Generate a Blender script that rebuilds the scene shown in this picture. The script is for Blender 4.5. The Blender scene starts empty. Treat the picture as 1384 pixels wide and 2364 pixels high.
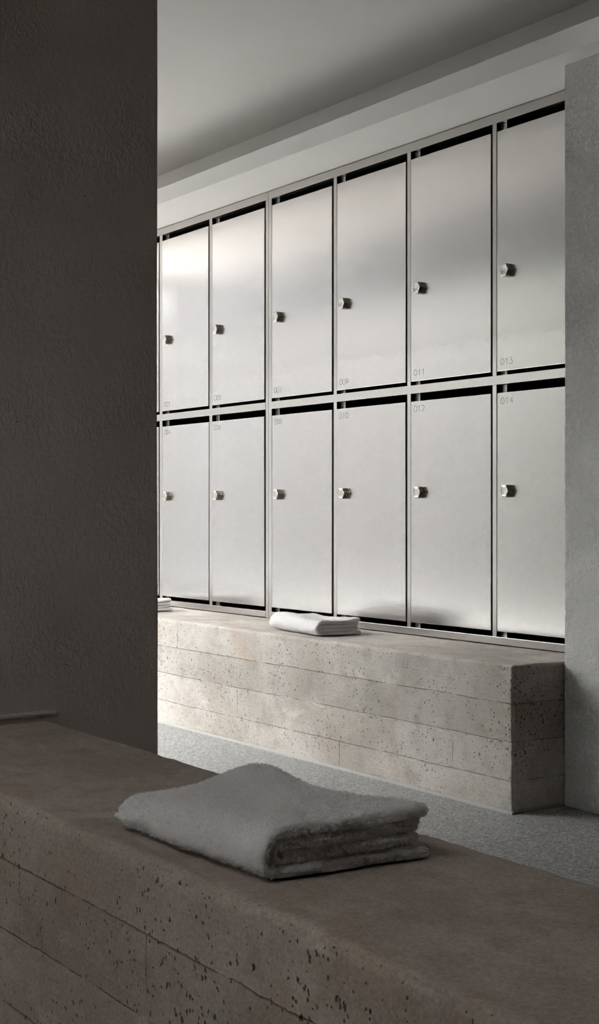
import bpy, bmesh, math, random
import numpy as np
from mathutils import Vector

random.seed(4)
rng = np.random.default_rng(11)
SC = bpy.context.scene
COL = SC.collection

# ------------------------------------------------------------------ camera
cam_d = bpy.data.cameras.new('camera')
cam_d.sensor_fit = 'VERTICAL'
cam_d.sensor_height = 36.0
cam_d.lens = 3283.0 / 2364.0 * 36.0
cam_d.shift_y = -7.0 / 2364.0
cam_d.clip_start = 0.02
cam = bpy.data.objects.new('camera', cam_d)
COL.objects.link(cam)
cam.location = (0, 0, 0.925)
cam.rotation_euler = (math.radians(90), 0, math.acos(0.5584265))
SC.camera = cam

# ------------------------------------------------------------------ helpers
def link(o, parent=None):
    COL.objects.link(o)
    if parent is not None:
        o.parent = parent
    return o

def tag(o, label=None, cat=None, group=None, kind=None):
    if label: o['label'] = label
    if cat: o['category'] = cat
    if group: o['group'] = group
    if kind: o['kind'] = kind
    return o

def empty(name, loc):
    o = bpy.data.objects.new(name, None)
    o.empty_display_size = 0.1
    o.location = loc
    return link(o)

def mesh_obj(name, verts, faces, mat, parent=None, loc=(0, 0, 0), smooth=False):
    me = bpy.data.meshes.new(name)
    me.from_pydata([tuple(v) for v in verts], [], [tuple(f) for f in faces])
    me.update()
    if mat: me.materials.append(mat)
    if smooth:
        me.polygons.foreach_set('use_smooth', [True] * len(me.polygons))
    o = bpy.data.objects.new(name, me)
    o.location = loc
    return link(o, parent)

def bm_obj(name, bm, mat, parent=None, loc=(0, 0, 0), smooth=False):
    me = bpy.data.meshes.new(name)
    bmesh.ops.recalc_face_normals(bm, faces=bm.faces)
    bm.to_mesh(me); bm.free()
    if mat: me.materials.append(mat)
    if smooth:
        me.polygons.foreach_set('use_smooth', [True] * len(me.polygons))
    o = bpy.data.objects.new(name, me)
    o.location = loc
    return link(o, parent)

def box(bm, x0, x1, y0, y1, z0, z1, bev=0.0):
    b = bmesh.new()
    vs = [b.verts.new((x, y, z)) for x in (x0, x1) for y in (y0, y1) for z in (z0, z1)]
    for f in ((0, 1, 3, 2), (4, 6, 7, 5), (0, 4, 5, 1), (2, 3, 7, 6), (0, 2, 6, 4), (1, 5, 7, 3)):
        b.faces.new([vs[i] for i in f])
    if bev:
        bmesh.ops.bevel(b, geom=b.edges[:], offset=bev, segments=2, profile=0.6, affect='EDGES')
    me = bpy.data.meshes.new('tmp'); b.to_mesh(me); b.free()
    bm.from_mesh(me); bpy.data.meshes.remove(me)

def boxes(name, lst, mat, parent=None, loc=(0, 0, 0), bev=0.0):
    bm = bmesh.new()
    for b in lst: box(bm, *b, bev=bev)
    return bm_obj(name, bm, mat, parent, loc)

def _hash(ix, iy, iz, seed):
    h = (ix.astype(np.uint32) * np.uint32(374761393) + iy.astype(np.uint32) * np.uint32(668265263)
         + iz.astype(np.uint32) * np.uint32(2147483647) + np.uint32(seed * 974634 + 13))
    h = (h ^ (h >> np.uint32(13))) * np.uint32(1274126177)
    h = h ^ (h >> np.uint32(16))
    return (h & np.uint32(0xffffff)).astype(np.float64) / float(0xffffff) * 2 - 1

def vnoise(p, scale, seed=0):
    """smooth value noise in [-1,1] at points p (N,3)"""
    q = p * scale + 1000.0
    i = np.floor(q).astype(np.int64); f = q - i
    f = f * f * (3 - 2 * f)
    r = np.zeros(len(p))
    for dx in (0, 1):
        for dy in (0, 1):
            for dz in (0, 1):
                w = (f[:, 0] if dx else 1 - f[:, 0]) * (f[:, 1] if dy else 1 - f[:, 1]) * (f[:, 2] if dz else 1 - f[:, 2])
                r += w * _hash(i[:, 0] + dx, i[:, 1] + dy, i[:, 2] + dz, seed)
    return r

# ------------------------------------------------------------------ node helpers
class NT:
    def __init__(self, name):
        self.m = bpy.data.materials.new(name)
        self.m.use_nodes = True
        self.t = self.m.node_tree
        self.t.nodes.clear()
        self.out = self.t.nodes.new('ShaderNodeOutputMaterial')
    def n(self, typ, **kw):
        nd = self.t.nodes.new(typ)
        for k, v in kw.items(): setattr(nd, k, v)
        return nd
    def set(self, sock, v):
        if isinstance(v, bpy.types.NodeSocket): self.t.links.new(v, sock)
        else: sock.default_value = v
    def math(self, op, a, b=0.0, c=0.0, clamp=False):
        nd = self.n('ShaderNodeMath', operation=op, use_clamp=clamp)
        self.set(nd.inputs[0], a); self.set(nd.inputs[1], b); self.set(nd.inputs[2], c)
        return nd.outputs[0]
    def vmul(self, v, s):
        nd = self.n('ShaderNodeVectorMath', operation='MULTIPLY')
        self.set(nd.inputs[0], v); nd.inputs[1].default_value = s
        return nd.outputs[0]
    def coord(self):
        return self.n('ShaderNodeTexCoord').outputs['Object']
    def noise(self, vec, scale, detail=4.0, rough=0.55, dist=0.0):
        nd = self.n('ShaderNodeTexNoise')
        self.set(nd.inputs['Vector'], vec)
        nd.inputs['Scale'].default_value = scale
        nd.inputs['Detail'].default_value = detail
        nd.inputs['Roughness'].default_value = rough
        nd.inputs['Distortion'].default_value = dist
        return nd.outputs['Fac']
    def voro(self, vec, scale, feature='F1'):
        nd = self.n('ShaderNodeTexVoronoi', feature=feature)
        self.set(nd.inputs['Vector'], vec)
        nd.inputs['Scale'].default_value = scale
        return nd
    def ss(self, v, a, b, lo=0.0, hi=1.0):
        nd = self.n('ShaderNodeMapRange', interpolation_type='SMOOTHSTEP')
        self.set(nd.inputs[0], v)
        self.set(nd.inputs[1], a); self.set(nd.inputs[2], b)
        nd.inputs[3].default_value = lo; nd.inputs[4].default_value = hi
        return nd.outputs[0]
    def mix(self, fac, a, b, blend='MIX'):
        nd = self.n('ShaderNodeMix', data_type='RGBA', blend_type=blend)
        self.set(nd.inputs[0], fac)
        self.set(nd.inputs[6], a if isinstance(a, bpy.types.NodeSocket) else tuple(a) + (1,))
        self.set(nd.inputs[7], b if isinstance(b, bpy.types.NodeSocket) else tuple(b) + (1,))
        return nd.outputs[2]
    def bump(self, h, dist, strength=1.0, normal=None):
        nd = self.n('ShaderNodeBump')
        nd.inputs['Strength'].default_value = strength
        nd.inputs['Distance'].default_value = dist
        self.set(nd.inputs['Height'], h)
        if normal is not None: self.set(nd.inputs['Normal'], normal)
        return nd.outputs[0]
    def bsdf(self, color, rough=0.8, metal=0.0, normal=None, spec=0.5, **kw):
        b = self.n('ShaderNodeBsdfPrincipled')
        self.set(b.inputs['Base Color'], color if isinstance(color, bpy.types.NodeSocket) else tuple(color) + (1,))
        self.set(b.inputs['Roughness'], rough)
        b.inputs['Metallic'].default_value = metal
        b.inputs['Specular IOR Level'].default_value = spec
        if normal is not None: self.set(b.inputs['Normal'], normal)
        for k, v in kw.items(): self.set(b.inputs[k.replace('_', ' ')], v)
        self.t.links.new(b.outputs[0], self.out.inputs['Surface'])
        return b

# ------------------------------------------------------------------ materials
def mat_concrete(name, lines, joints, dark, light, stain, pit_amt=1.0):
    """board-marked concrete; lines: heights (object z) of board seams; joints: (x, z0, z1)"""
    k = NT(name); co = k.coord()
    geo = k.n('ShaderNodeNewGeometry')
    sepn = k.n('ShaderNodeSeparateXYZ'); k.set(sepn.inputs[0], geo.outputs['True Normal'])
    vert = k.ss(k.math('ABSOLUTE', sepn.outputs[2]), 0.75, 0.35)
    sep = k.n('ShaderNodeSeparateXYZ'); k.set(sep.inputs[0], co)
    X, Y, Z = sep.outputs
    horiz = k.math('ADD', X, Y)
    big = k.noise(co, 2.6, 5, 0.6)
    col = k.mix(k.ss(big, 0.32, 0.68), dark, light)
    med = k.noise(co, 14, 6, 0.65)
    col = k.mix(k.ss(med, 0.45, 0.75, 0, 0.55), col, tuple(c * 0.72 for c in dark))
    grain = k.noise(k.vmul(co, (2.0, 2.0, 75)), 2.2, 4, 0.6)
    col = k.mix(k.math('MULTIPLY', k.ss(grain, 0.5, 0.78), k.math('MULTIPLY', vert, 0.33)), col, tuple(c * 0.7 for c in dark))
    # swirling wash marks on the trowelled top
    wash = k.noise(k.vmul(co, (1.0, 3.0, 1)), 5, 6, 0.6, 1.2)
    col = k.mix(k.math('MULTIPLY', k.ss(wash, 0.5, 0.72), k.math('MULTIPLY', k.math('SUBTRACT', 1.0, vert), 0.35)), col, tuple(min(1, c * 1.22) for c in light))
    st = k.noise(co, 3.9, 3, 0.5, 0.8)
    col = k.mix(k.ss(st, 0.58, 0.72, 0, 0.55), col, stain)
    pale = k.noise(k.vmul(co, (1, 1, 1.6)), 6.3, 4, 0.6, 0.4)
    col = k.mix(k.ss(pale, 0.58, 0.74, 0, 0.45), col, tuple(min(1, c * 1.25) for c in light))
    fine = k.noise(co, 190, 3, 0.7)
    col = k.mix(0.34, col, k.mix(k.ss(fine, 0.3, 0.7), (0.25, 0.25, 0.25), (0.75, 0.75, 0.75)), 'OVERLAY')
    # seams
    wob = k.math('ADD', k.math('MULTIPLY', k.math('SUBTRACT', k.noise(co, 5, 3, 0.6), 0.5), 0.010), k.math('MULTIPLY', k.math('SUBTRACT', k.noise(co, 95, 3, 0.7), 0.5), 0.005))
    zz = k.math('ADD', Z, wob)
    seam = None
    seamh = 0.0011
    brk = k.ss(k.noise(k.vmul(co, (1, 1, 1)), 11, 4, 0.7), 0.36, 0.52)
    for h in lines:
        s = k.ss(k.math('ABSOLUTE', k.math('SUBTRACT', zz, h)), 0.0022, 0.0004)
        seam = s if seam is None else k.math('MAXIMUM', seam, s)
    xx = k.math('ADD', horiz, wob)
    for (jx, z0, z1) in joints:
        s = k.ss(k.math('ABSOLUTE', k.math('SUBTRACT', xx, jx)), 0.0020, 0.0004)
        s = k.math('MULTIPLY', s, k.math('MULTIPLY', k.math('GREATER_THAN', Z, z0), k.math('LESS_THAN', Z, z1)))
        seam = k.math('MAXIMUM', seam, s)
    seam = k.math('MULTIPLY', k.math('MULTIPLY', seam, vert), brk)
    # alternate boards cast a touch differently
    rmp = k.n('ShaderNodeValToRGB'); rmp.color_ramp.interpolation = 'CONSTANT'
    el = rmp.color_ramp.elements
    el[0].position = 0; el[0].color = (0.56, 0.56, 0.56, 1)
    el[1].position = lines[2] ; el[1].color = (0.53, 0.53, 0.53, 1)
    e = el.new(lines[1]); e.color = (0.44, 0.44, 0.44, 1)
    e = el.new(lines[0]); e.color = (0.5, 0.5, 0.5, 1)
    k.set(rmp.inputs[0], zz)
    col = k.mix(k.math('MULTIPLY', vert, 0.7), col, rmp.outputs[0], 'OVERLAY')
    # pits (blow holes) of three sizes
    pv = k.vmul(co, (1.0, 1.0, 0.72))
    warp = k.n('ShaderNodeTexNoise'); k.set(warp.inputs['Vector'], co)
    warp.inputs['Scale'].default_value = 140; warp.inputs['Detail'].default_value = 2
    wv = k.n('ShaderNodeVectorMath', operation='MULTIPLY_ADD')
    k.set(wv.inputs[0], warp.outputs['Color']); wv.inputs[1].default_value = (0.0085, 0.0085, 0.0085); k.set(wv.inputs[2], pv)
    pits = None
    dens = k.ss(k.noise(co, 4.5, 3, 0.6), 0.38, 0.66)
    for (sc, thr, r) in ((26, 0.74, 0.105), (58, 0.60, 0.19), (130, 0.50, 0.32)):
        v = k.voro(wv.outputs[0], sc)
        sc_ = k.n('ShaderNodeSeparateColor'); k.set(sc_.inputs[0], v.outputs['Color'])
        rad = k.math('MULTIPLY', k.ss(k.math('ADD', sc_.outputs[0], k.math('MULTIPLY', k.math('SUBTRACT', dens, 0.5), 0.28)), thr, 1.05), r)
        rad = k.math('MULTIPLY', rad, k.math('ADD', k.math('MULTIPLY', vert, 0.62 * pit_amt), 0.38 * pit_amt))
        d = k.math('SUBTRACT', v.outputs['Distance'], rad)
        p = k.ss(d, 0.02, -0.05)
        pits = p if pits is None else k.math('MAXIMUM', pits, p)
    col = k.mix(k.math('MULTIPLY', seam, 0.55), col, tuple(c * 0.32 for c in dark))
    col = k.mix(k.math('MULTIPLY', pits, 0.92), col, tuple(c * 0.16 for c in dark))
    h = k.math('ADD', k.math('MULTIPLY', k.noise(co, 60, 6, 0.7), 0.35), k.math('MULTIPLY', grain, k.math('MULTIPLY', vert, 0.25)))
    h = k.math('ADD', h, k.math('MULTIPLY', k.ss(big, 0.45, 0.62), 0.2))
    h = k.math('SUBTRACT', h, k.math('ADD', k.math('MULTIPLY', pits, 1.5), k.math('MULTIPLY', seam, 0.8)))
    k.bsdf(col, 0.82, 0, k.bump(h, 0.0035, 0.8), spec=0.25)
    return k.m

M_far = mat_concrete('board_marked_concrete_pale', (0.333, 0.217, 0.098),
                     ((-4.814 + 2.943, 0.098, 0.217), (-4.116 + 2.943, 0.0, 0.098), (-3.495 + 2.943, 0.098, 0.180), (-4.55 + 2.943, 0.217, 0.333), (-5.3 + 2.943, 0.333, 0.46)),
                     (0.30, 0.272, 0.243), (0.42, 0.393, 0.362), (0.35, 0.285, 0.222))
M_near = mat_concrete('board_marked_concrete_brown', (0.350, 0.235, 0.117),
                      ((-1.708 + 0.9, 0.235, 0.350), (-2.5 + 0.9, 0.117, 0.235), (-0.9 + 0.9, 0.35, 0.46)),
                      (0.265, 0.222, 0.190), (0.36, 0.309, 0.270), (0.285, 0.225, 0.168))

def mat_plaster(name, c0, c1, scale, dist, swirl=0.0, holes=0.0):
    k = NT(name); co = k.coord()
    big = k.noise(co, 1.6, 4, 0.6)
    col = k.mix(k.ss(big, 0.3, 0.7), c0, c1)
    if swirl:
        a = k.noise(k.vmul(co, (1, 1, 0.75)), scale, 3, 0.55, swirl)
        b = k.noise(co, scale * 2.3, 3, 0.6, 0.5)
        h = k.math('ADD', k.ss(a, 0.36, 0.56), k.math('MULTIPLY', b, 0.6))
        msk = k.ss(k.noise(co, 5, 2, 0.5), 0.3, 0.6, 0.45, 1.0)
        h = k.math('MULTIPLY', h, msk)
        col = k.mix(k.ss(a, 0.40, 0.30, 0, 0.35), col, tuple(c * 0.6 for c in c0))
    else:
        h = k.math('ADD', k.noise(k.vmul(co, (1, 1, 0.8)), scale, 4, 0.55, 0.6), k.math('MULTIPLY', k.noise(co, scale * 0.2, 3, 0.5), 1.2))
    if holes:
        v = k.voro(co, 26)
        sc_ = k.n('ShaderNodeSeparateColor'); k.set(sc_.inputs[0], v.outputs['Color'])
        rad = k.math('MULTIPLY', k.ss(sc_.outputs[0], 0.86, 1.1), 0.16)
        p = k.ss(k.math('SUBTRACT', v.outputs['Distance'], rad), 0.01, -0.04)
        h = k.math('SUBTRACT', h, k.math('MULTIPLY', p, 2.0))
        col = k.mix(k.math('MULTIPLY', p, holes), col, tuple(c * 0.4 for c in c0))
    k.bsdf(col, 0.9, 0, k.bump(h, dist, 0.9), spec=0.2)
    return k.m

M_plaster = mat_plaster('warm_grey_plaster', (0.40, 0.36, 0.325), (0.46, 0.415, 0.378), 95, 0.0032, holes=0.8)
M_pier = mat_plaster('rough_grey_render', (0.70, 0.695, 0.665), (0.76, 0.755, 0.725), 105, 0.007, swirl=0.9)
M_white = mat_plaster('matt_white_paint', (0.80, 0.79, 0.77), (0.82, 0.81, 0.79), 40, 0.0006)
M_ceil = mat_plaster('warm_grey_ceiling_paint', (0.60, 0.587, 0.572), (0.63, 0.617, 0.602), 40, 0.0006)
M_cool = mat_plaster('cool_grey_paint', (0.28, 0.29, 0.32), (0.32, 0.33, 0.36), 50, 0.001)
M_wall = mat_plaster('pale_wall_paint', (0.66, 0.64, 0.61), (0.70, 0.68, 0.65), 50, 0.002)

def mat_floor():
    k = NT('speckled_terrazzo'); co = k.coord()
    v = k.voro(co, 260); v2 = k.voro(co, 150)
    s1 = k.n('ShaderNodeSeparateColor'); k.set(s1.inputs[0], v.outputs['Color'])
    s2 = k.n('ShaderNodeSeparateColor'); k.set(s2.inputs[0], v2.outputs['Color'])
    col = k.mix(k.ss(s1.outputs[0], 0.15, 0.85), (0.13, 0.13, 0.127), (0.34, 0.335, 0.325))
    col = k.mix(k.ss(s2.outputs[1], 0.86, 0.9, 0, 0.7), col, (0.46, 0.455, 0.44))
    col = k.mix(k.ss(s2.outputs[0], 0.9, 0.94, 0, 0.6), col, (0.07, 0.07, 0.07))
    col = k.mix(k.ss(k.noise(co, 1.5, 4, 0.6), 0.35, 0.7, 0, 0.3), col, (0.2, 0.2, 0.195))
    sep = k.n('ShaderNodeSeparateXYZ'); k.set(sep.inputs[0], co)
    # saw-cut joints, one every 3 m across the aisle
    u = k.math('ABSOLUTE', k.math('SUBTRACT', k.math('PINGPONG', k.math('ADD', sep.outputs[0], 2.962), 1.5), 0.0))
    jn = k.ss(u, 0.0022, 0.0010)
    col = k.mix(k.math('MULTIPLY', jn, 0.85), col, (0.04, 0.04, 0.04))
    h = k.math('SUBTRACT', k.math('MULTIPLY', s1.outputs[0], 0.25), jn)
    k.bsdf(col, k.ss(k.noise(co, 90, 3, 0.6), 0.3, 0.7, 0.42, 0.62), 0, k.bump(h, 0.0008, 0.5), spec=0.4)
    return k.m
M_floor = mat_floor()

def mat_steel(name, base, rough, aniso, streak=True):
    k = NT(name); co = k.coord()
    if streak:
        st = k.noise(k.vmul(co, (900, 900, 1.6)), 1.0, 3, 0.6)
        st2 = k.noise(k.vmul(co, (22, 22, 0.5)), 1.0, 3, 0.6)
        col = k.mix(k.ss(k.math('ADD', k.math('MULTIPLY', st, 0.5), k.math('MULTIPLY', st2, 0.5)), 0.3, 0.7), tuple(c * 0.965 for c in base), base)
        rg = k.math('ADD', k.math('MULTIPLY', st, 0.02), rough - 0.01)
    else:
        col = base; rg = rough
    tan = k.n('ShaderNodeCombineXYZ'); tan.inputs[0].default_value = 1.0
    b = k.bsdf(col, rg, 1.0)
    b.inputs['Anisotropic'].default_value = aniso
    b.inputs['Anisotropic Rotation'].default_value = 0.0
    k.set(b.inputs['Tangent'], tan.outputs[0])
    return k.m
M_steel = mat_steel('brushed_stainless_steel', (0.80, 0.782, 0.768), 0.225, 0.65)
M_frame = mat_steel('frame_stainless_steel', (0.62, 0.595, 0.575), 0.33, 0.4)
M_knob_shaded = mat_steel('nickel_painted_shade', (0.17, 0.148, 0.125), 0.25, 0.0, False)  # flank colour darkened to stand in for the dim room it reflects
M_knobface_lit = mat_steel('polished_nickel_lit', (0.74, 0.71, 0.67), 0.2, 0.0, False)  # face colour brightened to stand in for the reflected window
k = NT('locker_interior_metal'); k.bsdf((0.07, 0.065, 0.06), 0.55, 0.6); M_body = k.m
k = NT('etched_number_ink'); k.bsdf((0.16, 0.155, 0.15), 0.6, 0.3); M_ink = k.m
k = NT('grey_sealant'); k.bsdf((0.36, 0.355, 0.34), 0.6); M_seal = k.m
k = NT('dark_window_frame'); k.bsdf((0.05, 0.05, 0.05), 0.4, 0.5); M_wframe = k.m
k = NT('window_glass')
tr = k.n('ShaderNodeBsdfTransparent'); tr.inputs[0].default_value = (0.96, 0.97, 0.965, 1)
gl = k.n('ShaderNodeBsdfGlossy'); gl.inputs['Roughness'].default_value = 0.02
lw = k.n('ShaderNodeLayerWeight'); lw.inputs[0].default_value = 0.5
frv = k.math('ADD', k.math('MULTIPLY', k.math('POWER', lw.outputs['Facing'], 4.0), 0.5), 0.03)
mx = k.n('ShaderNodeMixShader'); k.set(mx.inputs[0], frv)
k.t.links.new(tr.outputs[0], mx.inputs[1]); k.t.links.new(gl.outputs[0], mx.inputs[2])
k.t.links.new(mx.outputs[0], k.out.inputs[0]); M_glass = k.m
k = NT('pale_paving'); co = k.coord()
k.bsdf(k.mix(k.ss(k.noise(co, 3, 4), 0.3, 0.7), (0.78, 0.77, 0.75), (0.82, 0.81, 0.79)), 0.9); M_pave = k.m
M_sky_blocker = mat_plaster('grey_sky_blocker_surface', (0.064, 0.0625, 0.062), (0.078, 0.0765, 0.076), 30, 0.003)  # for the added walls that hide the sky
M_dark_screen = mat_plaster('dark_screen_surface', (0.016, 0.018, 0.014), (0.026, 0.029, 0.022), 30, 0.02)  # for the added screen that darkens door reflections
M_bounce = mat_plaster('pale_bounce_surface', (0.31, 0.305, 0.295), (0.36, 0.355, 0.345), 30, 0.001)  # for the added strip that bounces light to the ceiling
M_terrace = mat_plaster('dark_terrace_stone', (0.045, 0.045, 0.044), (0.06, 0.06, 0.059), 30, 0.003)

def mat_terry(name, c):
    k = NT(name); co = k.coord()
    a = k.noise(co, 380, 3, 0.7)
    b = k.noise(co, 45, 4, 0.6)
    col = k.mix(k.ss(a, 0.3, 0.7, 0, 0.25), c, tuple(x * 0.8 for x in c))
    col = k.mix(k.ss(b, 0.35, 0.7, 0, 0.25), col, tuple(x * 0.88 for x in c))
    k.bsdf(col, 1.0, 0, k.bump(k.math('ADD', a, k.math('MULTIPLY', b, 0.8)), 0.003, 0.8), spec=0.05,
           Sheen_Weight=0.25, Sheen_Roughness=0.6)
    return k.m
M_terry = mat_terry('white_terry_cotton', (0.70, 0.677, 0.678))
k = NT('loose_terry_loops'); k.bsdf((0.70, 0.677, 0.678), 1.0, spec=0.0, Sheen_Weight=0.2); M_pile = k.m

# ------------------------------------------------------------------ setting
def struct(o):
    o['kind'] = 'structure'; return o

CEIL = 2.60
SX0, SX1, SY0, SY1 = -1.75, -1.13, -0.92, -0.32     # opening for a made-up rooflight, added to brighten the near bench
struct(boxes('floor', [(-9.25, 4, 1.2, 3.85, -0.12, 0.0), (-3.14, 4, -3.0, 1.2, -0.12, 0.0)], M_floor))
struct(boxes('ceiling', [(-9.25, 4, 1.2, 4.0, CEIL, CEIL + 0.2), (-3.14, 4, -3.15, SY0, CEIL, CEIL + 0.2), (-3.14, 4, SY1, 1.2, CEIL, CEIL + 0.2),
                         (-3.14, SX0, SY0, SY1, CEIL, CEIL + 0.2), (SX1, 4, SY0, SY1, CEIL, CEIL + 0.2)], M_ceil))
struct(boxes('wall_back', [(-9.25, 4, 3.85, 4.0, 0.0, CEIL)], M_plaster))
struct(boxes('added_light_block_wall', [(-0.6, -0.45, 1.75, 3.85, 0.0, 2.30)], M_plaster))  # added out of view to keep bounced light off the far bench end
struct(boxes('trim_1', [(-9.05, 4, 3.07, 3.85, 2.305, 2.377)], M_white, bev=0.0015))
struct(boxes('trim_2', [(-9.09, 4, 3.41, 3.85, 2.377, CEIL)], M_white))
# rendered pier ending the locker niche, and the partition beside the near bench
def rough_block(name, x0, x1, y0, y1, z0, z1, mat, r=0.006, amp=0.001, step=0.03, seed=1):
    return struct(rounded_block(name, x0, x1, y0, y1, z0, z1, mat, r, amp, step, seed))

def rounded_block(name, x0, x1, y0, y1, z0, z1, mat, r, amp, step, seed, chip=0.0, open_ends=()):
    """box with rounded, slightly uneven edges, on a fine grid"""
    def axis(a, b):
        L = b - a
        e = [0, r * 0.3, r * 0.65, r, r * 1.6, r * 2.6]
        e = [t for t in e if t < L / 2]
        n = max(2, int((L - 2 * e[-1]) / step))
        mid = list(np.linspace(e[-1], L - e[-1], n + 1))[1:-1]
        return np.array([a + t for t in e + mid] + [b - t for t in reversed(e)])
    ax = [axis(x0, x1), axis(y0, y1), axis(z0, z1)]
    lo = np.array([x0, y0, z0]); hi = np.array([x1, y1, z1])
    verts = []; faces = []; index = {}
    def vid(i, j, l):
        key = (i, j, l)
        if key not in index:
            index[key] = len(verts); verts.append((ax[0][i], ax[1][j], ax[2][l]))
        return index[key]
    n = [len(a) for a in ax]
    for d in range(3):
        a, b = [(1, 2), (2, 0), (0, 1)][d]
        for side in (0, n[d] - 1):
            for i in range(n[a] - 1):
                for j in range(n[b] - 1):
                    q = []
                    for (u, v) in ((i, j), (i + 1, j), (i + 1, j + 1), (i, j + 1)):
                        c = [0, 0, 0]; c[d] = side; c[a] = u; c[b] = v
                        q.append(vid(*c))
                    faces.append(q if side else q[::-1])
    P = np.array(verts)
    q = np.clip(P, lo + r, hi - r)
    d = P - q
    ln = np.linalg.norm(d, axis=1, keepdims=True)
    nr = d / np.maximum(ln, 1e-9)
    S = q + nr * r
    # unevenness: broad waves everywhere, chips where two faces meet
    edge = np.clip((np.sort(np.abs(d), axis=1)[:, 1] / r), 0, 1)
    disp = amp * (vnoise(P, 3.0, seed) + 0.5 * vnoise(P, 9.0, seed + 1))
    if chip:
        c = vnoise(P, 28.0, seed + 2) * 0.6 + vnoise(P, 75.0, seed + 3) * 0.4
        disp -= chip * edge * np.clip(c + 0.15, 0, 1)
        near = np.clip(1 - (np.min(np.stack([np.abs(P[:, 1] - y0), np.abs(P[:, 2] - z1)]), axis=0)) / 0.05, 0, 1)
        disp += near * (0.0010 * vnoise(P, 48.0, seed + 4) + 0.0009 * vnoise(P, 115.0, seed + 6))
    keep = np.ones(len(P))
    keep[P[:, 2] < z0 + r * 0.5] = 0     # stays flat on the floor
    S += nr * (disp * keep)[:, None]
    S[:, 2] = np.where(P[:, 2] <= z0 + 1e-6, z0, S[:, 2])
    loc = Vector(((x0 + x1) / 2, (y0 + y1) / 2, z0)) if not open_ends else Vector(open_ends)
    return mesh_obj(name, S - np.array(loc), faces, mat, None, loc, True)

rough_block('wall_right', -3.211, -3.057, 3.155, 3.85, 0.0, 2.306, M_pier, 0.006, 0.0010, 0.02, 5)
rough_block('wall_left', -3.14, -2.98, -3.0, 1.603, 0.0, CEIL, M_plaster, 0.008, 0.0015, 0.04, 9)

rounded_block('trim_4', -2.985, -2.9755, 0.70, 1.345, 0.4575, 0.469, M_plaster, 0.004, 0.0014, 0.01, 61, chip=0.004)['kind'] = 'structure'

# facade of the opposite bay, glazed, where the daylight comes in
WY0, WY1 = 1.20, 1.36
GX0, GX1, GZ0, GZ1 = -8.85, -4.6, 0.06, 2.30
struct(boxes('wall_front', [(-9.25, GX0, WY0, WY1, 0, CEIL), (GX1, -3.14, WY0, WY1, 0, CEIL),
                            (GX0, GX1, WY0, WY1, GZ1, CEIL), (GX0, GX1, WY0, WY1, 0, GZ0)], M_cool))
def window(name, lst, bars, pane):
    o = struct(boxes(name, lst, M_wframe))
    o2 = boxes('window_pane', [pane], M_glass, o)
    return o
fw = 0.045
ym = (WY0 + WY1) / 2
lst = [(GX0, GX1, ym - .03, ym + .03, GZ0, GZ0 + fw), (GX0, GX1, ym - .03, ym + .03, GZ1 - fw, GZ1)]
for i in range(6):
    x = GX0 + (GX1 - GX0 - fw) * i / 5
    lst.append((x, x + fw, ym - .03, ym + .03, GZ0 + fw, GZ1 - fw))
window('window_1', lst, None, (GX0 + .01, GX1 - .01, ym - .004, ym + .004, GZ0 + .01, GZ1 - .01))

EY0, EY1, EZ0, EZ1 = 1.38, 3.5, 0.04, 2.585
struct(boxes('wall_far', [(-9.25, -9.1, WY1, EY0, 0, CEIL), (-9.25, -9.1, EY1, 3.85, 0, CEIL),
                          (-9.25, -9.1, EY0, EY1, EZ1, CEIL), (-9.25, -9.1, EY0, EY1, 0, EZ0)], M_wall))
lst = [(-9.20, -9.15, EY0, EY1, EZ0, EZ0 + fw), (-9.20, -9.15, EY0, EY1, EZ1 - fw, EZ1)]
for y in (EY0, EY1 - fw): lst.append((-9.20, -9.15, y, y + fw, EZ0 + fw, EZ1 - fw))
window('window_3', lst, None, (-9.18, -9.172, EY0 + .01, EY1 - .01, EZ0 + .01, EZ1 - .01))
struct(boxes('wall_side', [(4, 4.15, -3.0, 4.0, 0, CEIL)], M_plaster))
# rear wall behind the camera with one smaller window
RX0, RX1, RZ0, RZ1 = -2.9, -2.3, 1.45, 2.3
struct(boxes('wall_rear', [(-3.14, RX0, -3.15, -3.0, 0, CEIL), (RX1, 4, -3.15, -3.0, 0, CEIL),
                           (RX0, RX1, -3.15, -3.0, RZ1, CEIL), (RX0, RX1, -3.15, -3.0, 0, RZ0)], M_plaster))
lst = [(RX0, RX1, -3.10, -3.05, RZ0, RZ0 + fw), (RX0, RX1, -3.10, -3.05, RZ1 - fw, RZ1)]
for i in range(3):
    x = RX0 + (RX1 - RX0 - fw) * i / 2
    lst.append((x, x + fw, -3.10, -3.05, RZ0 + fw, RZ1 - fw))
window('window_2', lst, None, (RX0 + .01, RX1 - .01, -3.08, -3.072, RZ0 + .01, RZ1 - .01))
fx = 0.04
window('added_fill_rooflight', [(SX0, SX0 + fx, SY0, SY1, CEIL + .12, CEIL + .17), (SX1 - fx, SX1, SY0, SY1, CEIL + .12, CEIL + .17),
                    (SX0 + fx, SX1 - fx, SY0, SY0 + fx, CEIL + .12, CEIL + .17), (SX0 + fx, SX1 - fx, SY1 - fx, SY1, CEIL + .12, CEIL + .17)], None,
       (SX0 + .01, SX1 - .01, SY0 + .01, SY1 - .01, CEIL + .14, CEIL + .148))  # frame and pane of the added rooflight, fill for the near bench
struct(boxes('added_dark_screen', [(-9.9, -3.15, -2.9, -2.6, -0.1, 3.6)], M_dark_screen))  # unseen dark screen, added to dim reflections in the right-hand doors
struct(boxes('ground', [(-32, -9.25, 1.2, 14, -0.2, -0.10)], M_pave))
struct(boxes('added_bounce_strip', [(-9.2, -6.8, -0.6, 1.2, -0.1, -0.04)], M_bounce))  # unseen pale strip, added to bounce sky light onto the ceiling
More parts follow.
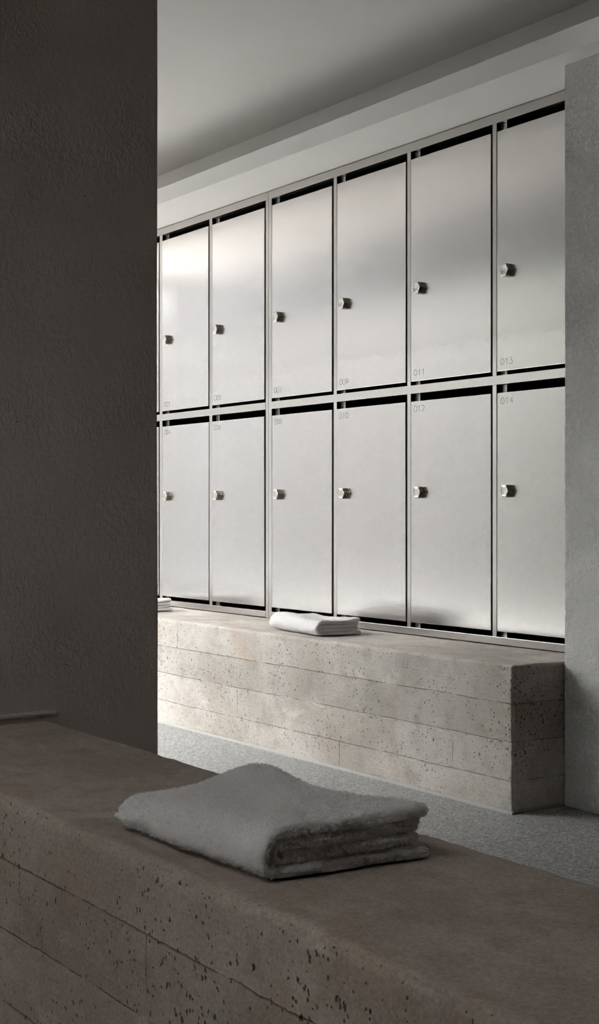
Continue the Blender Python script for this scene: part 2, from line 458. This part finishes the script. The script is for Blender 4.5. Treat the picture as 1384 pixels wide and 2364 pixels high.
struct(boxes('terrace', [(-32, -3.15, -2.6, 1.2, -0.2, -0.10), (-32, 12, -16, -3.15, -0.2, -0.10)], M_terrace))
struct(boxes('added_sky_blocker', [(-32, -9.9, -2.8, -2.6, -0.1, 3.6), (-16.2, -16.0, -2.6, 14, -0.1, 5.2)], M_sky_blocker))  # unseen walls, added to keep bright sky out of the locker reflections

# ------------------------------------------------------------------ benches
far_bench = rounded_block('concrete_bench', -9.1, -3.2135, 2.943, 3.846, 0.0, 0.45, M_far, 0.009, 0.0012, 0.012, 21, chip=0.008, open_ends=(0, 0, 0))
tag(far_bench, 'long pale board-marked concrete bench the steel lockers stand on', 'bench')
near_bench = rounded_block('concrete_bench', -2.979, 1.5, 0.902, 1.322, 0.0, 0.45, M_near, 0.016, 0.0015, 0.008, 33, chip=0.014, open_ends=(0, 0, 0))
tag(near_bench, 'brown shaded concrete bench carrying the biggest towel, abutting the dark plaster wall', 'bench')
# sealant line where the far bench meets the floor
bm = bmesh.new()
box(bm, -9.1, -3.206, 2.934, 2.9435, 0.0, 0.008)
struct(bm_obj('trim_3', bm, M_seal))

# ------------------------------------------------------------------ lockers
FY = 3.335           # front plane of the frame
Z_BASE = 0.452
DOOR_W, UP0, UP1, LO0, LO1 = 0.4475, 1.403, 2.237, 0.500, 1.328

STROKES = {
    '0': [[(0.45 + 0.42 * math.sin(a), 0.5 + 0.5 * math.cos(a)) for a in np.linspace(0, 2 * math.pi, 25)]],
    '1': [[(0.22, 0.76), (0.50, 1.0), (0.50, 0.0)]],
    '2': [[(0.10, 0.74)] + [(0.42 + 0.33 * math.cos(a), 0.69 + 0.31 * math.sin(a)) for a in np.linspace(2.9, -0.5, 12)] + [(0.06, 0.0), (0.80, 0.0)]],
    '3': [[(0.10, 1.0), (0.76, 1.0), (0.40, 0.60)] + [(0.40 + 0.38 * math.cos(a), 0.30 + 0.30 * math.sin(a)) for a in np.linspace(1.5, -2.6, 14)]],
    '4': [[(0.62, 0.0), (0.62, 1.0), (0.04, 0.27), (0.84, 0.27)]],
    '5': [[(0.76, 1.0), (0.20, 1.0), (0.14, 0.55)] + [(0.40 + 0.38 * math.cos(a), 0.32 + 0.32 * math.sin(a)) for a in np.linspace(2.2, -2.6, 16)]],
    '6': [[(0.64, 1.0), (0.14, 0.48)] + [(0.44 + 0.36 * math.cos(a), 0.31 + 0.31 * math.sin(a)) for a in np.linspace(2.6, -3.5, 20)]],
    '7': [[(0.08, 1.0), (0.80, 1.0), (0.30, 0.0)]],
    '8': [[(0.44 + 0.30 * math.sin(a), 0.76 + 0.24 * math.cos(a)) for a in np.linspace(0, 2 * math.pi, 19)],
          [(0.44 + 0.37 * math.sin(a), 0.27 + 0.27 * math.cos(a)) for a in np.linspace(0, 2 * math.pi, 21)]],
    '9': [[(0.24, 0.0), (0.74, 0.52)] + [(0.44 + 0.36 * math.cos(a), 0.69 + 0.31 * math.sin(a)) for a in np.linspace(-0.55, 5.75, 20)]],
}
def number_mesh(text, h=0.022, adv=0.0225, sw=0.0013):
    bm = bmesh.new()
    for i, ch in enumerate(text):
        for st in STROKES[ch]:
            pts = [Vector((i * adv + x * h, 0, z * h)) for x, z in st]
            rows = []
            for j, p in enumerate(pts):
                a = pts[max(0, j - 1)]; b = pts[min(len(pts) - 1, j + 1)]
                t = (b - a).normalized(); nn = Vector((-t.z, 0, t.x)) * sw / 2
                rows.append([bm.verts.new(p + nn), bm.verts.new(p - nn), bm.verts.new(p - nn + Vector((0, -0.0003, 0))), bm.verts.new(p + nn + Vector((0, -0.0003, 0)))])
            for r0, r1 in zip(rows, rows[1:]):
                for c in range(4):
                    bm.faces.new((r0[c], r0[(c + 1) % 4], r1[(c + 1) % 4], r1[c]))
    return bm

def knob_mesh():
    """six-sided turn knob: flange, groove, faceted grip with a dished face, and a small lock barrel low on the grip"""
    bm = bmesh.new()
    N = 72
    prof = [(0.0215, 0.0, 1), (0.0225, -0.0012, 1), (0.0225, -0.0080, 1), (0.0212, -0.0092, 1), (0.0190, -0.0098, 1), (0.0190, -0.0108, 1),
            (0.0212, -0.0114, 1), (0.0225, -0.0128, 1), (0.0224, -0.0182, 1), (0.0212, -0.0206, 1), (0.0192, -0.0216, 1),
            (0.0175, -0.0212, .7), (0.0100, -0.0207, .4), (0.0, -0.0205, 0)]
    rings = []
    for (r, y, wv) in prof:
        if r == 0:
            rings.append([bm.verts.new((0, y, 0))]); continue
        ring = []
        for i in range(N):
            a = 2 * math.pi * i / N
            rr = r * (1 + 0.075 * wv * math.cos(6 * a) + 0.004 * wv * math.cos(12 * a))
            ring.append(bm.verts.new((rr * math.cos(a), y, rr * math.sin(a))))
        rings.append(ring)
    for r0, r1 in zip(rings, rings[1:]):
        for i in range(N):
            if len(r1) == 1: bm.faces.new((r0[i], r0[(i + 1) % N], r1[0]))
            else: bm.faces.new((r0[i], r0[(i + 1) % N], r1[(i + 1) % N], r1[i]))
    bm.faces.ensure_lookup_table()
    for f in bm.faces:                      # bright face and dark flanks paint light and shade into one nickel
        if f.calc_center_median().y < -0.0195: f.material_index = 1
    bm.faces.new(rings[0][::-1])
    # barrel on the lower-right flank of the grip
    ang = math.radians(-42)
    ax = Vector((math.cos(ang), 0, math.sin(ang)))
    ux = Vector((0, 1, 0)); uz = ax.cross(ux)
    c0 = ax * 0.0195 + Vector((0, -0.0155, 0))
    pr = [(0.0038, 0.0), (0.0038, 0.0032), (0.0028, 0.0037), (0.0025, 0.0022), (0.0, 0.0022)]
    rs = []
    for (r, d) in pr:
        if r == 0: rs.append([bm.verts.new(c0 + ax * d)]); continue
        rs.append([bm.verts.new(c0 + ax * d + (ux * math.cos(t) + uz * math.sin(t)) * r) for t in np.linspace(0, 2 * math.pi, 17)[:-1]])
    for r0, r1 in zip(rs, rs[1:]):
        for i in range(16):
            if len(r1) == 1: bm.faces.new((r0[i], r0[(i + 1) % 16], r1[0]))
            else: bm.faces.new((r0[i], r0[(i + 1) % 16], r1[(i + 1) % 16], r1[i]))
    return bm

def door_mesh(h):
    bm = bmesh.new()
    box(bm, 0, DOOR_W, 0, 0.016, 0, h, bev=0.0012)
    return bm

proto = {}
def instance(key, name, maker, mat, parent, loc, smooth=False):
    """first use builds the mesh, later ones copy the object"""
    if key not in proto:
        o = bm_obj(name, maker(), mat, parent, loc, smooth)
        proto[key] = o
    else:
        o = proto[key].copy()
        o.location = loc
        link(o, parent)
        o.parent = parent
    return o

def locker_bank(label, posts, door_lefts, numbers, x0, x1, seed):
    r = random.Random(seed)
    root = empty('locker_bank', ((x0 + x1) / 2, FY, Z_BASE))
    tag(root, label, 'lockers')
    ox, oy, oz = root.location
    def part(name, lst, mat, bev=0.0):
        return boxes(name, [(a - ox, b - ox, c - oy, d - oy, e - oz, f - oz) for a, b, c, d, e, f in lst], mat, root, (0, 0, 0), bev)
    # dark carcass behind the frame
    back = 3.83
    lst = [(x0, x1, back - 0.012, back, Z_BASE, 2.29), (x0, x1, FY + 0.03, back, 2.275, 2.295),
           (x0, x1, FY + 0.03, back, Z_BASE, 0.478), (x0, x1, FY + 0.03, back, 1.362, 1.385)]
    for (a, b) in posts: lst.append((a + .002, b - .002, FY + 0.03, back, Z_BASE, 2.29))
    part('carcass', lst, M_body)
    part('top_rail', [(x0 + .0012, x1 - .0012, FY - .0015, FY + .03, 2.268, 2.301)], M_frame, 0.001)
    ends = (posts[0], posts[-1])
    part('middle_rail', [(posts[0][1] if posts[0][0] < -6.7 else x0 + .004, posts[-1][0], FY - .0015, FY + .03, 1.358, 1.389)] if numbers[0] < 7 else
         [(posts[0][1], x1 - .002, FY - .0015, FY + .03, 1.358, 1.389)], M_frame, 0.001)
    part('base_rail', [(posts[0][1], posts[-1][0], FY - .0015, FY + .03, Z_BASE + .002, 0.480)], M_frame, 0.001)
    for i, (a, b) in enumerate(posts):
        whole = (a, b) in ends
        if whole: part('post', [(a, b, FY, FY + .03, Z_BASE, 2.2675)], M_frame, 0.001)
        else:
            part('post', [(a, b, FY, FY + .03, 0.4805, 1.3575), (a, b, FY, FY + .03, 1.3895, 2.2675)], M_frame, 0.001)
    for (a, b), (c, d) in zip(posts, posts[1:]):
        part('door_stop', [(b, b + .032, FY + .020, FY + .03, 0.481, 1.357), (b, b + .032, FY + .020, FY + .03, 1.390, 2.267)], M_frame, 0.0008)
        part('door_stop', [(c - .017, c, FY + .020, FY + .03, 0.481, 1.357), (c - .017, c, FY + .020, FY + .03, 1.390, 2.267)], M_frame, 0.0008)
    for i, xl in enumerate(door_lefts):
        for row in (0, 1):
            z0, z1 = (UP0, UP1) if row == 0 else (LO0, LO1)
            num = '%03d' % (numbers[0] + 2 * i + row)
            d = instance(('door', row), 'door', lambda: door_mesh(z1 - z0), M_steel, root, (xl - ox, -0.003, z0 - oz))
            d.rotation_euler = (math.radians(r.uniform(-0.10, 0.10)), 0, math.radians(r.uniform(-0.12, 0.12)))
            kz = 1.747 if row == 0 else 0.987
            kn = instance('knob', 'turn_knob', knob_mesh, M_knob_shaded, d, (0.056, 0.0, kz - z0), True)
            if len(kn.data.materials) == 1: kn.data.materials.append(M_knobface_lit)
            nz = 1.4245 if row == 0 else 1.2885
            bm_obj('number', number_mesh(num), M_ink, d, (0.017, -0.0001, nz - z0))
    return root

locker_bank('stainless steel locker bank numbered up to 006, beyond the double post',
            [(-6.668, -6.645), (-6.187, -6.159), (-5.703, -5.677), (-5.218, -5.1965)],
            [-6.640, -6.154, -5.672], (1, 6), -6.668, -5.1957, 3)
locker_bank('stainless steel locker bank numbered 007 to 014, nearer the rough grey pier',
            [(-5.1945, -5.170), (-4.706, -4.684), (-4.2255, -4.204), (-3.7455, -3.7245), (-3.264, -3.241)],
            [-5.164, -4.679, -4.1985, -3.7185], (7, 14), -5.1945, -3.2145, 8)

# ------------------------------------------------------------------ towels
def sheet_outline(center, t, ds):
    """closed outline around a centre polyline with half thickness t/2 and rounded ends"""
    c = np.array(center)
    seg = np.linalg.norm(np.diff(c, axis=0), axis=1); s = np.concatenate([[0], np.cumsum(seg)])
    n = max(8, int(s[-1] / ds))
    q = np.linspace(0, s[-1], n)
    c = np.stack([np.interp(q, s, c[:, 0]), np.interp(q, s, c[:, 1])], 1)
    tg = np.gradient(c, axis=0); tg /= np.linalg.norm(tg, axis=1, keepdims=True)
    nr = np.stack([-tg[:, 1], tg[:, 0]], 1)
    pts = [(c[i], nr[i], tg[i] * 0) for i in range(n)]
    m = max(4, int(math.pi * t / 2 / ds))
    offs = []; base = []
    for i in range(n): base.append(c[i]); offs.append(nr[i])
    for j in range(1, m):
        a = math.pi * j / m
        base.append(c[-1]); offs.append(nr[-1] * math.cos(a) + tg[-1] * math.sin(a))
    for i in reversed(range(n)): base.append(c[i]); offs.append(-nr[i])
    for j in range(1, m):
        a = math.pi * j / m
        base.append(c[0]); offs.append(-nr[0] * math.cos(a) - tg[0] * math.sin(a))
    return np.array(base), np.array(offs) * t / 2

def fold_curve(y_back, y_front, z_lo, z_hi, back2=None):
    """C-shaped fold: bottom layer from the back to the front, round the nose, top layer to the back"""
    r = (z_hi - z_lo) / 2
    pts = [(y_back, z_lo)] + [(y, z_lo) for y in np.linspace(y_back, y_front + r, 30)[1:]]
    for a in np.linspace(0, math.pi, 16)[1:-1]:
        pts.append((y_front + r - r * math.sin(a) * 1.0, z_lo + r - r * math.cos(a)))
    pts += [(y, z_hi) for y in np.linspace(y_front + r, back2 if back2 is not None else y_back, 30)]
    return pts

def make_towel(name, corners, H, ds, du, heightf, fibre_n, fibre_len, seed, amp):
    """corners: FL, FR, BR, BL in world xy; folded into four plies, fold nose along the front"""
    FL, FR, BR, BL = [np.array(c) for c in corners]
    L = np.linalg.norm(FR - FL); W = np.linalg.norm(BR - FR)
    t = H / 4
    plies = [
        (fold_curve(W * 0.985, 0.0 + t / 2, t / 2, H - t / 2, W * 0.965), t * 1.02),
        (fold_curve(W * 0.93, t * 1.55, t * 1.5, H - t * 1.5, W * 0.94), t * 1.0),
    ]
    # back-edge turn: a rounded outer flap joining the two lower plies at the back corner
    r = t * 0.5
    V = []; F = []; off = 0
    us = np.concatenate([np.array([0, .0006, .0018, .0036, .006, .009]), np.arange(0.012, L - 0.012, du), L - np.array([.009, .006, .0036, .0018, .0006, 0])])
    R = 0.009
    for pi, (cur, th) in enumerate(plies):
        base, offs = sheet_outline(cur, th, ds)
        m = len(base)
        inset = 0.003 * pi
        pts = []
        for u in us:
            e = min(u, L - u)
            k = math.sqrt(max(0.0, 1 - (1 - min(1, e / R)) ** 2))
            k = max(k, 0.02)
            sec = base + offs * k
            uu = inset + u * (L - 2 * inset) / L
            pts.append(np.stack([np.full(m, uu), sec[:, 0], sec[:, 1]], 1))
        P = np.concatenate(pts)
        V.append(P)
        for i in range(len(us) - 1):
            a = off + i * m; b = a + m
            idx = np.arange(m); nx = (idx + 1) % m
            F.append(np.stack([a + idx, b + idx, b + nx, a + nx], 1))
        F.append(None)
        off += len(P)
        for st, rev in ((off - len(P), False), (off - m, True)):
            n2 = m // 2
            quads = []
            ring = list(range(st, st + m))
            i0, j0 = 0, m - 1
            while j0 - i0 > 2:
                quads.append((ring[i0], ring[i0 + 1], ring[j0 - 1], ring[j0])); i0 += 1; j0 -= 1
            q = np.array(quads)
            F.append(q if not rev else q[:, ::-1])
    P = np.concatenate(V)
    faces = np.concatenate([f for f in F if f is not None])
    # drape
    u = P[:, 0] / L; v = P[:, 1] / W; w = P[:, 2]
    hs = heightf(u, v)
    rel = w / H
    kl = np.sqrt(np.clip(1 - (1 - np.clip(P[:, 0] / 0.028, 0, 1)) ** 2, 0.02, 1))
    w = H * 0.46 + (w - H * 0.46) * kl
    w2 = w * hs
    uu = u + 0.010 * vnoise(np.stack([v * 2, rel * 3, rel * 0], 1), 2.2, seed) * np.clip(np.abs(u - .5) * 2, 0, 1)
    vv = v + 0.020 * vnoise(np.stack([u * 2.2, rel * 2.5, rel * 0], 1), 2.0, seed + 5)
    # upper plies drift a little backwards at the rear edge
    xy = ((1 - uu)[:, None] * (1 - vv)[:, None] * FL + uu[:, None] * (1 - vv)[:, None] * FR
          + uu[:, None] * vv[:, None] * BR + (1 - uu)[:, None] * vv[:, None] * BL)
    Q = np.concatenate([xy, w2[:, None]], 1)
    # lumps and pile relief, none underneath
    tri = Q[faces]
    fn = np.cross(tri[:, 2] - tri[:, 0], tri[:, 3] - tri[:, 1])
    vn = np.zeros_like(Q)
    for c in range(4): np.add.at(vn, faces[:, c], fn)
    vn /= np.maximum(np.linalg.norm(vn, axis=1, keepdims=True), 1e-12)
    free = np.clip((Q[:, 2] - 0.001) / 0.008, 0, 1)
    dsp = amp * (1.0 * vnoise(Q, 40, seed + 7) + 0.8 * vnoise(Q, 110, seed + 8) + 0.7 * vnoise(Q, 330, seed + 9))
    Q += vn * (dsp * free)[:, None]
    Q[:, 2] = np.maximum(Q[:, 2], 0.0004)
    c0 = np.array([(FL + FR + BR + BL)[0] / 4, (FL + FR + BR + BL)[1] / 4, 0.4526])
    Q[:, 0] -= c0[0]; Q[:, 1] -= c0[1]
    o = mesh_obj(name, Q, faces.tolist(), M_terry, None, tuple(c0), True)
    # loose pile
    if fibre_n:
        tri = Q[faces]
        fn = np.cross(tri[:, 2] - tri[:, 0], tri[:, 3] - tri[:, 1])
        ar = np.linalg.norm(fn, axis=1); fn /= np.maximum(ar[:, None], 1e-12)
        okm = (tri[:, :, 2].mean(1) > 0.003)
        pr = ar * okm; pr /= pr.sum()
        idx = rng.choice(len(faces), fibre_n, p=pr)
        a, b = rng.random(fibre_n), rng.random(fibre_n)
        t4 = tri[idx]
        base = ((1 - a) * (1 - b))[:, None] * t4[:, 0] + (a * (1 - b))[:, None] * t4[:, 1] + (a * b)[:, None] * t4[:, 2] + ((1 - a) * b)[:, None] * t4[:, 3]
        nrm = fn[idx]
        rnd = rng.normal(size=(fibre_n, 3))
        d = nrm * 0.75 + rnd * 0.45 + np.array([0, 0, -0.12])
        d /= np.linalg.norm(d, axis=1, keepdims=True)
        ln = fibre_len * (0.5 + rng.random(fibre_n))[:, None]
        side = np.cross(d, rng.normal(size=(fibre_n, 3))); side /= np.linalg.norm(side, axis=1, keepdims=True)
        wd = fibre_len * 0.13
        base = base - nrm * 0.0006
        mid = base + d * ln * 0.55
        d2 = d + rng.normal(size=(fibre_n, 3)) * 0.5; d2 /= np.linalg.norm(d2, axis=1, keepdims=True)
        tip = mid + d2 * ln * 0.45
        FV = np.stack([base - side * wd, base + side * wd, mid + side * wd * 0.8, mid - side * wd * 0.8, tip], 1).reshape(-1, 3)
        FV[:, 2] = np.maximum(FV[:, 2], 0.0003)
        k5 = np.arange(fibre_n) * 5
        ff = np.stack([k5, k5 + 1, k5 + 2, k5 + 3], 1).tolist() + np.stack([k5 + 3, k5 + 2, k5 + 4], 1).tolist()
        p = mesh_obj('terry_pile', FV, ff, M_pile, o)
        p['kind'] = 'stuff'
    return o

def h_near(u, v):
    h = 0.86 + 0.10 * np.sin(np.clip(u, 0, 1) * 2.2 + 0.2) * 0
    h = 0.72 + 0.34 * np.clip(u, 0, 1) ** 0.8                                    # thicker towards the open end
    h += 0.30 * np.exp(-((u - 0.12) / 0.22) ** 2 - ((v - 0.97) / 0.30) ** 2)       # raised back corner
    h -= 0.20 * np.exp(-((u - 0.55) / 0.26) ** 2 - ((v - 0.62) / 0.26) ** 2)       # hollow in the middle
    h += 0.07 * np.exp(-((u - 0.95) / 0.2) ** 2 - ((v - 0.9) / 0.25) ** 2)
    return h
def h_far(u, v):
    return 0.95 + 0.10 * np.sin(u * 5 + v * 3) + 0.08 * np.cos(v * 6 - 1)

t1 = make_towel('folded_towel', [(-1.895, .945), (-1.512, .960), (-1.498, 1.222), (-1.945, 1.205)], 0.066, 0.0022, 0.0022, h_near, 120000, 0.0036, 3, 0.0011)
tag(t1, 'big folded terry towel lying on the brown shaded bench', 'towel', 'folded towels on the benches')
t2 = make_towel('folded_towel', [(-4.735, 3.035), (-4.340, 2.992), (-4.318, 3.185), (-4.70, 3.225)], 0.060, 0.0045, 0.0045, h_far, 26000, 0.0032, 17, 0.0010)
tag(t2, 'white folded towel on the pale bench beneath lockers 008 and 010', 'towel', 'folded towels on the benches')
t3 = make_towel('folded_towel', [(-6.18, 3.01), (-5.80, 2.985), (-5.787, 3.185), (-6.16, 3.215)], 0.056, 0.0045, 0.0045, h_far, 20000, 0.0030, 29, 0.0010)
tag(t3, 'white folded towel partly hidden behind the dark wall, below locker 004', 'towel', 'folded towels on the benches')

# ------------------------------------------------------------------ light: overcast sky through the windows
w = bpy.data.worlds.new('overcast_sky')
SC.world = w
w.use_nodes = True
bg = w.node_tree.nodes['Background']
bg.inputs[0].default_value = (1.0, 0.985, 0.985, 1)
bg.inputs[1].default_value = 18.0

# ------------------------------------------------------------------ view
SC.view_settings.view_transform = 'Standard'
SC.view_settings.look = 'None'
SC.view_settings.exposure = 0.60
SC.view_settings.gamma = 1.0
SC.view_settings.use_curve_mapping = False
SC.cycles.use_denoising = True
SC.cycles.max_bounces = 12
SC.cycles.diffuse_bounces = 8
SC.cycles.glossy_bounces = 6
SC.cycles.transparent_max_bounces = 12
SC.cycles.caustics_reflective = True
SC.cycles.caustics_refractive = False
